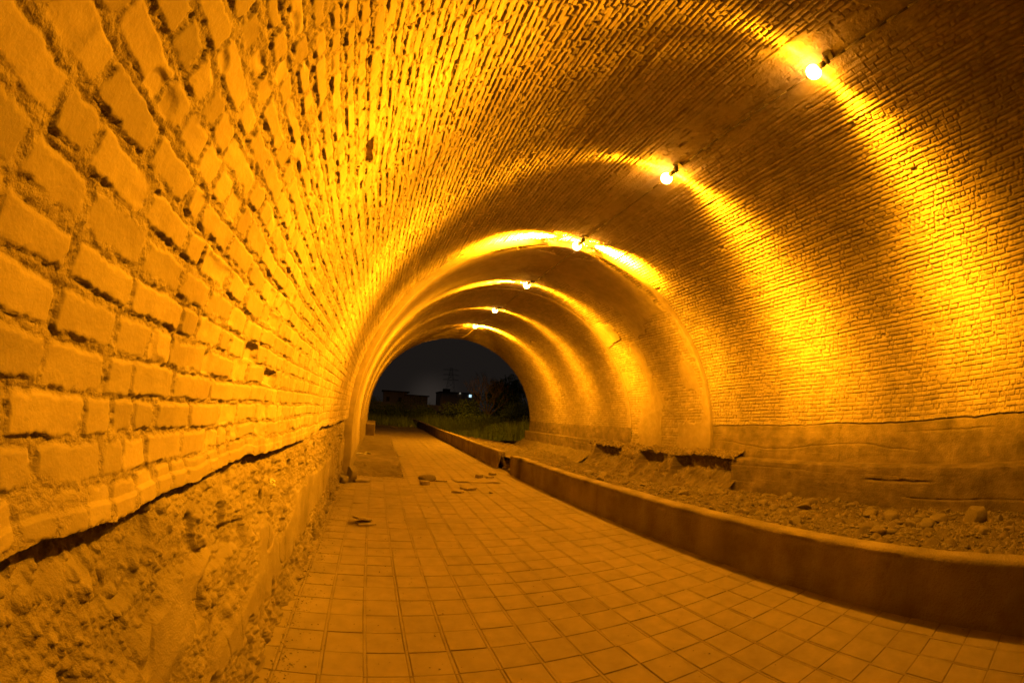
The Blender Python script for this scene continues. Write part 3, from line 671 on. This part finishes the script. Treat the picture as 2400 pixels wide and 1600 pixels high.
def lamp(i, y):
    rad = RAD - (0 if y < Y1 else (IN2 if y < Y2 else IN3)); top = vz(LX, rad)
    t = thing('tunnel_lamp', lamp_label[i], 'lamp', (LX, y, LZ), 'bare lamps along the crown of the vault')
    b = MB(); b.ball((0, 0, 0), .095, 20, (1, 1.1, 1)); b.build('bulb', M_BULB, t, True)
    b = MB(); b.bar((0, -.085, .01), (.03, -.19, .05), .045, .034, 14); b.bar((.03, -.19, .05), (.05, -.24, .08), .05, .05, 14); b.build('socket', M_DARK, t, True)
    b = MB(); b.box((.07, -.26, top - LZ - .02), (.16, .12, .03), rz=.3); b.box((.055, -.245, (top - LZ + .07) / 2), (.03, .03, max(.03, top - LZ - .07))); b.build('bracket', M_DARK, t)
    for sx in (-1, 1):
        ld = bpy.data.lights.new('lamp_light', 'POINT'); ld.energy = POW[i]; ld.color = SOD; ld.shadow_soft_size = .03; ld.use_nodes = True
        nt = ld.node_tree; L = nt.links.new; em = [n for n in nt.nodes if n.type == 'EMISSION'][0]
        tc = nn(nt, 'ShaderNodeTexCoord'); sp = nn(nt, 'ShaderNodeSeparateXYZ'); L(tc.outputs['Normal'], sp.inputs['Vector'])
        def mth(op, a, b=None, c=None):
            q = nn(nt, 'ShaderNodeMath', operation=op)
            for k, v in enumerate((a, b, c)):
                if v is None: continue
                if hasattr(v, 'links'): L(v, q.inputs[k])
                else: q.inputs[k].default_value = v
            return q.outputs[0]
        def gauss(v, w): q = mth('DIVIDE', v, w); return mth('EXPONENT', mth('MULTIPLY', mth('MULTIPLY', q, q), -1.))
        # hand-shaped emission profile: a band across the vault, weaker towards the crown, plus an even glow
        dwn = nn(nt, 'ShaderNodeMapRange', interpolation_type='SMOOTHSTEP'); L(sp.outputs['Z'], dwn.inputs['Value'])
        a0, a1 = ((-.02, -.58) if sx < 0 else (.18, -.50)); dwn.inputs['From Min'].default_value = a0; dwn.inputs['From Max'].default_value = a1; dwn.inputs['To Min'].default_value = .04; dwn.inputs['To Max'].default_value = 1.
        band = mth('MULTIPLY', mth('ADD', gauss(sp.outputs['Y'], WID[i][(sx + 1) // 2]), mth('MULTIPLY', gauss(sp.outputs['Y'], .4), .07)), mth('MULTIPLY', dwn.outputs['Result'], BAND[i][(sx + 1) // 2]))
        # little goes straight down: emission is dimmed there to keep the floor darker
        cap = nn(nt, 'ShaderNodeMapRange', interpolation_type='SMOOTHSTEP'); L(sp.outputs['Z'], cap.inputs['Value'])
        cap.inputs['From Min'].default_value = -.80; cap.inputs['From Max'].default_value = -.50; cap.inputs['To Min'].default_value = .0; cap.inputs['To Max'].default_value = 1.
        band = mth('MULTIPLY', band, cap.outputs['Result'])
        hot = mth('MULTIPLY', mth('MULTIPLY', gauss(sp.outputs['Y'], .13), gauss(mth('SUBTRACT', sp.outputs['Z'], .06), .14)), HOT[i][(sx + 1) // 2])
        low = nn(nt, 'ShaderNodeMapRange', interpolation_type='SMOOTHSTEP'); L(sp.outputs['Z'], low.inputs['Value'])
        low.inputs['From Min'].default_value = .05; low.inputs['From Max'].default_value = -.75; low.inputs['To Min'].default_value = .0; low.inputs['To Max'].default_value = 1.
        # forward lobe added to the last lamp to brighten the scrub outside
        fwd = nn(nt, 'ShaderNodeMapRange', interpolation_type='SMOOTHSTEP'); L(sp.outputs['Y'], fwd.inputs['Value']); fwd.inputs['From Min'].default_value = .86; fwd.inputs['From Max'].default_value = .965
        fill = mth('ADD', mth('MULTIPLY', mth('MULTIPLY', gauss(sp.outputs['Y'], .55), low.outputs['Result']), .036 * FILL[i] * FK * (sx > 0) * 1.5), mth('MULTIPLY', low.outputs['Result'], .012 * FILL[i] ** 1.6 * FK * (sx > 0) * 1.5))
        L(mth('ADD', mth('ADD', band, hot), mth('ADD', mth('ADD', fill, .0035), mth('MULTIPLY', fwd.outputs['Result'], OUT[i]))), em.inputs['Strength'])
        lo = bpy.data.objects.new('lamp_light', ld); COL.objects.link(lo); lo.parent = t; lo.location = (.30 if sx > 0 else -.30, 0, .02)
        lo.rotation_euler.z = math.atan(ROT[i][(sx + 1) // 2])
    return t
for i, y in enumerate(LAMPS): lamp(i, y)
cb = MB(); pts = []
for y in np.arange(-5, 21.9, .35):
    rad = RAD - (0 if y < Y1 else (IN2 if y < Y2 else IN3)); x = 4.20 + .012 * math.sin(y * 1.3); pts.append((x, y, vz(x, rad) - .024 + .008 * math.sin(y * 2.1)))
cb.tube(pts, .013, 8)
tag(cb.build('conduit_pipe', M_CABLE, smooth=True), 'thin grey conduit running along the crown of the vault past every lamp', 'pipe')

# ------------------------------------------------------------------ outside the mouth
def zg(x, y):
    X, Y = np.array([float(x)]), np.array([float(y)])
    r = sstep(26, 45, Y) * (.25 + .35 * fbm(X * .12, Y * .12, 701, 3)) * sstep(5.0, 8, X) + sstep(34, 60, Y) * .5 * sstep(-2, -8, X) + sstep(55, 120, Y) * .9
    return float((-.09 + r)[0])
def zga(X, Y):
    return -.09 + sstep(26, 45, Y) * (.25 + .35 * fbm(X * .12, Y * .12, 701, 3)) * sstep(5.0, 8, X) + sstep(34, 60, Y) * .5 * sstep(-2, -8, X) + sstep(55, 120, Y) * .9
def blades(n, fx, fy, hmin, hmax, seed):
    r = np.random.default_rng(seed); x = fx(r, n); y = fy(r, n); clump = .35 + 1.0 * vnoise(x * .5, y * .5, 5) ** 1.3
    hh = (hmin + (hmax - hmin) * r.random(n)) * clump; an = r.random(n) * 6.28; le = hh * (.15 + .5 * r.random(n)); w = .010 + .012 * r.random(n)
    ax, ay = np.cos(an), np.sin(an); z = zga(x, y) - .02
    p0 = np.stack([x - ay * w, y + ax * w, z], -1); p1 = np.stack([x + ay * w, y - ax * w, z], -1)
    p2 = np.stack([x + ax * le * .35 + ay * w * .7, y + ay * le * .35 - ax * w * .7, z + hh * .6], -1); p3 = np.stack([x + ax * le * .35 - ay * w * .7, y + ay * le * .35 + ax * w * .7, z + hh * .6], -1)
    p4 = np.stack([x + ax * le, y + ay * le, z + hh], -1)
    Vv = np.stack([p0, p1, p2, p3, p4], 1).reshape(-1, 3); o = (np.arange(n) * 5)[:, None]
    Ff = np.concatenate([o + np.array([[0, 1, 2]]), o + np.array([[0, 2, 3]]), o + np.array([[3, 2, 4]])])
    return Vv, Ff
G1 = blades(26000, lambda r, n: 3.7 + 14 * r.random(n), lambda r, n: 22.3 + 26 * r.random(n) ** 1.4, .3, 1.25, 1)
G2 = blades(9000, lambda r, n: -9 + 12.5 * r.random(n), lambda r, n: 33 + 24 * r.random(n), .2, .9, 2)
Vv = np.concatenate([G1[0], G2[0]]); Ff = np.concatenate([G1[1], G2[1] + len(G1[0])])
gs = mesh_np('grass', Vv, Ff, M_GRASS, None); gs['kind'] = 'stuff'; gs['label'] = 'tall unkempt grass outside the tunnel mouth'
def crown_mesh(name, n, rx, ry, rz, zc, leaf, mat, parent, seed, lobes=9):
    r = np.random.default_rng(seed); c = r.standard_normal((lobes, 3)) * np.array([rx, ry, rz]) * .42; rad = .35 + .3 * r.random(lobes)
    k = r.integers(0, lobes, n); d = r.standard_normal((n, 3)); d /= np.linalg.norm(d, axis=1, keepdims=True)
    p = c[k] + d * (rad[k] * r.random(n) ** .4)[:, None] * np.array([rx, ry, rz]); p[:, 2] += zc; p[:, 2] = np.maximum(p[:, 2], .03)
    u = r.standard_normal((n, 3)); u /= np.linalg.norm(u, axis=1, keepdims=True); v = np.cross(u, r.standard_normal((n, 3))); v /= np.linalg.norm(v, axis=1, keepdims=True)
    s = leaf * (.6 + .8 * r.random(n))[:, None]
    Vv = np.stack([p - u * s, p + v * s * .45, p + u * s, p - v * s * .45], 1).reshape(-1, 3); Ff = np.arange(n * 4).reshape(n, 4)
    return mesh_np(name, Vv, Ff, mat, parent)
SH = [(-4.0, 46, 1.9, 1.5, 'dark low bush left of the path end beyond the mouth'), (1.2, 50, 2.4, 1.4, 'broad dark bush straight beyond the end of the path'),
      (5.2, 46, 2.2, 1.5, 'rounded bush behind the outer end of the kerb'), (8.6, 38, 2.4, 1.6, 'large bush below the bare tree on its left'),
      (13.2, 36, 2.6, 2.0, 'large bush at the right edge of the mouth below the dark tree'), (7.6, 31, 1.6, 1.1, 'loose pale-edged bush in the middle of the tall grass'),
      (11.2, 33, 1.8, 1.5, 'bushy clump between the middle bush and the right edge of the mouth'), (-1.6, 58, 2.6, 1.7, 'wide thicket under the long low building'),
      (10.6, 56, 3.0, 2.0, 'tall thicket in front of the block with the lit window'), (4.2, 62, 3.0, 1.8, 'thicket below the gap between the two far buildings'),
      (6.9, 22.9, .8, .8, 'small dry bush by the foot of the right end of the vault')]
for i, (x, y, w, hh, lb) in enumerate(SH):
    t = thing('shrub', lb, 'shrub', (x, y, zg(x, y) - .03), 'dark shrubs beyond the tunnel mouth')
    crown_mesh('foliage', 2200, w, w * .8, hh, hh * .55, .10 if w > 1 else .05, M_LEAF, t, 40 + i)
    b = MB()
    for k in range(7): b.bar((0, 0, 0), (random.gauss(0, w * .3), random.gauss(0, w * .3), hh * random.uniform(.6, 1.1)), .025, .008, 5)
    b.build('stem', M_BARK, t)
def limb(b, p, d, L, r, depth, rs, spread=.5, up=.12):
    q = p
    for s in range(3):
        q2 = q + d * (L / 3); b.bar(q, q2, r * (1 - .12 * s), r * (1 - .12 * (s + 1)), 6 if depth > 2 else 4); q = q2
        d = (d + Vector((rs.gauss(0, .12), rs.gauss(0, .12), rs.gauss(up * .5, .08)))).normalized()
    if depth <= 0: return
    for k in range(rs.choice([2, 3, 3])):
        d2 = (d + Vector((rs.gauss(0, spread), rs.gauss(0, spread), rs.gauss(up, spread * .5)))).normalized()
        limb(b, q, d2, L * rs.uniform(.6, .85), r * .62, depth - 1, rs, spread, up)
tr = thing('bare_tree', 'leafless pale tree with spreading branches outside the mouth', 'tree', (10.6, 40, zg(10.6, 40) - .05))
rs = random.Random(21); b = MB(); b.bar((0, 0, -.05), (.1, 0, 1.0), .16, .12, 8); b.build('trunk', M_BARK, tr)
b = MB()
for k in range(7):
    an = k * .9; limb(b, Vector((.1, 0, .9)), Vector((math.cos(an) * .6 + (.35 if k < 4 else -.1), math.sin(an) * .6, .75)).normalized(), 1.5, .07, 4, rs, .45, .15)
b.build('crown', M_BARK, tr)
tr = thing('leafy_tree', 'dense dark tree behind the bare one at the right of the mouth', 'tree', (14.2, 46, zg(14.2, 46) - .05))
b = MB(); b.bar((0, 0, -.05), (0, 0, 2.6), .22, .12, 8)
for k in range(6): b.bar((0, 0, 1 + .25 * k), (math.cos(k * 1.1) * 1.2, math.sin(k * 1.1) * 1.2, 2.4 + .3 * k), .07, .02, 5)
b.build('trunk', M_BARK, tr); crown_mesh('crown', 5200, 2.5, 2.2, 2.7, 3.1, .16, M_LEAF, tr, 71, 16)
# dry weed in the gap of the kerb
w = MB(); rs = random.Random(4)
for k in range(34):
    an = rs.random() * 6.28; l = rs.uniform(.15, .42); p = Vector((rs.gauss(0, .03), rs.gauss(0, .03), 0)); d = Vector((math.cos(an) * .6, math.sin(an) * .6, 1)).normalized()
    w.bar(p, p + d * l, .003, .0012, 4)
    for j in range(3):
        q = p + d * l * rs.uniform(.4, 1); w.bar(q, q + Vector((rs.gauss(0, .05), rs.gauss(0, .05), rs.uniform(.02, .08))), .0016, .0008, 3)
o = w.build('dry_weed', M_WEED); o.location = (3.32, 10.15, .0); tag(o, 'small dry weed growing in the gap between the two kerb walls', 'weed')
# rubble filling that gap
for k, (x, y, s) in enumerate([(3.25, 9.75, .12), (3.42, 10.0, .15), (3.28, 10.3, .09)]):
    stone(SM[(k * 3) % 9], x, y, s * .4, s, ['grey stone in the kerb gap against the near wall end', 'larger stone at the back of the kerb gap', 'small stone beside the dry weed in the kerb gap'][k])
# far buildings
bd = thing('low_building', 'long low flat-roofed building far beyond the path end, dark', 'building', (0, 0, 0))
b = MB(); b.box((4.6, 122, 2.6), (6.6, 9, 5.9)); b.box((10.5, 121, 2.3), (6.4, 9, 4.8)); b.build('wall', M_WALLF, bd)
b = MB(); b.box((4.7, 121.6, 5.65), (7.8, 10.2, .28), ry=.0); b.build('roof', M_ROOFF, bd); b = MB(); b.box((10.6, 120.8, 4.85), (7.0, 10.4, .3)); b.build('roof', M_ROOFF, bd)
for x in (2.6, 6.0): b = MB(); b.box((x, 117.46, 3.4), (.9, .08, 1.3)); b.build('window', M_ROOFF, bd)
b2 = thing('block_building', 'dark flat-roofed block with one lit window and a small round lamp', 'building', (0, 0, 0))
b = MB(); b.box((21.3, 112, 3.), (10.5, 9, 5.8)); b.build('wall', M_WALLF, b2)
b = MB(); b.box((21.3, 111.9, 6.02), (10.9, 9.4, .24)); b.build('roof', M_ROOFF, b2); b = MB(); b.box((18.2, 112, 6.6), (1.8, 2, .9)); b.build('roof_tank', M_ROOFF, b2)
b = MB(); b.box((23.9, 107.45, 5.35), (.62, .06, .62)); f = b.build('window', M_WIN, b2)
b = MB(); b.box((23.9, 107.40, 5.35), (.05, .05, .66)); b.box((23.9, 107.40, 5.35), (.66, .05, .05)); b.build('frame', M_ROOFF, f)
b = MB(); b.ball((21.1, 107.3, 5.9), .22, 12); b.build('wall_lamp', M_PORCH, b2)
bw = MB(); bw.box((2, 100, 1.2), (44, .3, 2.4)); tag(bw.build('boundary_wall', M_WALLF), 'long dark boundary wall in front of the far buildings', 'wall')
py = thing('pylon', 'tall lattice power pylon standing behind the far buildings', 'pylon', (43., 250, 0))
b = MB(); Hh = 27.; 
def pw(z): return 4.2 * (1 - z / Hh) + .45
zz = [0, 4.5, 8.5, 12, 15, 17.8, 20.2, 22.4, 24.4, 26.2, 27]
for a_, c_ in zip(zz[:-1], zz[1:]):
    p, q = pw(a_), pw(c_); cs = [(-1, -1), (1, -1), (1, 1), (-1, 1)]
    for k in range(4):
        s0, s1 = cs[k], cs[(k + 1) % 4]
        b.bar((s0[0] * p, s0[1] * p, a_), (s0[0] * q, s0[1] * q, c_), .042, .042, 4)
        b.bar((s0[0] * p, s0[1] * p, a_), (s1[0] * q, s1[1] * q, c_), .035, .035, 4); b.bar((s1[0] * p, s1[1] * p, a_), (s0[0] * q, s0[1] * q, c_), .035, .035, 4)
b.build('lattice_tower', M_STEEL, py)
for z in (19.5, 22.5, 25.5): b = MB(); b.bar((-5, 0, z), (5, 0, z), .12, .12, 4); b.bar((-5, 0, z), (0, 0, z + 1.2), .08, .08, 4); b.bar((5, 0, z), (0, 0, z + 1.2), .08, .08, 4); b.build('cross_arm', M_STEEL, py)

# ------------------------------------------------------------------ night sky
W = bpy.data.worlds.new('World'); SC.world = W; W.use_nodes = True; nt = W.node_tree; L = nt.links.new
bg = nt.nodes['Background']; tc = nn(nt, 'ShaderNodeTexCoord'); nv = nn(nt, 'ShaderNodeVectorMath', operation='NORMALIZE'); L(tc.outputs['Generated'], nv.inputs[0])
gd = Vector((.128, 1., .02)).normalized(); dt = nn(nt, 'ShaderNodeVectorMath', operation='DISTANCE'); L(nv.outputs['Vector'], dt.inputs[0]); dt.inputs[1].default_value = gd
mr = nn(nt, 'ShaderNodeMapRange', interpolation_type='SMOOTHERSTEP'); L(dt.outputs['Value'], mr.inputs['Value']); mr.inputs['From Min'].default_value = .0; mr.inputs['From Max'].default_value = .09; mr.inputs['To Min'].default_value = 1; mr.inputs['To Max'].default_value = 0
mx = nn(nt, 'ShaderNodeMix', data_type='RGBA'); L(mr.outputs['Result'], mx.inputs['Factor']); mx.inputs['A'].default_value = (.0108, .0085, .0072, 1); mx.inputs['B'].default_value = (.028, .022, .018, 1)
L(mx.outputs['Result'], bg.inputs['Color']); bg.inputs['Strength'].default_value = 1.

# ------------------------------------------------------------------ camera: 15 mm full-frame fisheye, equidistant
cd = bpy.data.cameras.new('Camera'); cam = bpy.data.objects.new('Camera', cd); COL.objects.link(cam)
yaw, pitch, roll = R_(17.9875), R_(9.75), R_(2.135)
f = Vector((math.sin(yaw) * math.cos(pitch), math.cos(yaw) * math.cos(pitch), math.sin(pitch)))
r0 = Vector((math.cos(yaw), -math.sin(yaw), 0)); u0 = r0.cross(f)
r = r0 * math.cos(roll) + u0 * math.sin(roll); u = -r0 * math.sin(roll) + u0 * math.cos(roll)
cam.matrix_world = Matrix(((r.x, u.x, -f.x, 0), (r.y, u.y, -f.y, 0), (r.z, u.z, -f.z, CAMZ), (0, 0, 0, 1)))
cd.clip_start = .02; cd.clip_end = 4000
cd.type = 'PANO'; cd.sensor_width = 36; cd.sensor_height = 24; cd.sensor_fit = 'HORIZONTAL'
cy = cd.cycles if hasattr(cd, 'cycles') else cd
cy.panorama_type = 'FISHEYE_LENS_POLYNOMIAL'; cy.fisheye_fov = R_(200)
cy.fisheye_polynomial_k0 = 0; cy.fisheye_polynomial_k1 = -1 / (.97562 * 1000 * 36 / 2400); cy.fisheye_polynomial_k2 = 0; cy.fisheye_polynomial_k3 = 0; cy.fisheye_polynomial_k4 = 0
SC.camera = cam
SC.view_settings.view_transform = 'Standard'; SC.view_settings.look = 'None'; SC.view_settings.exposure = 0; SC.view_settings.gamma = 1
SC.render.engine = 'CYCLES'
c = SC.cycles; c.max_bounces = 7; c.diffuse_bounces = 5; c.glossy_bounces = 2; c.sample_clamp_indirect = 12
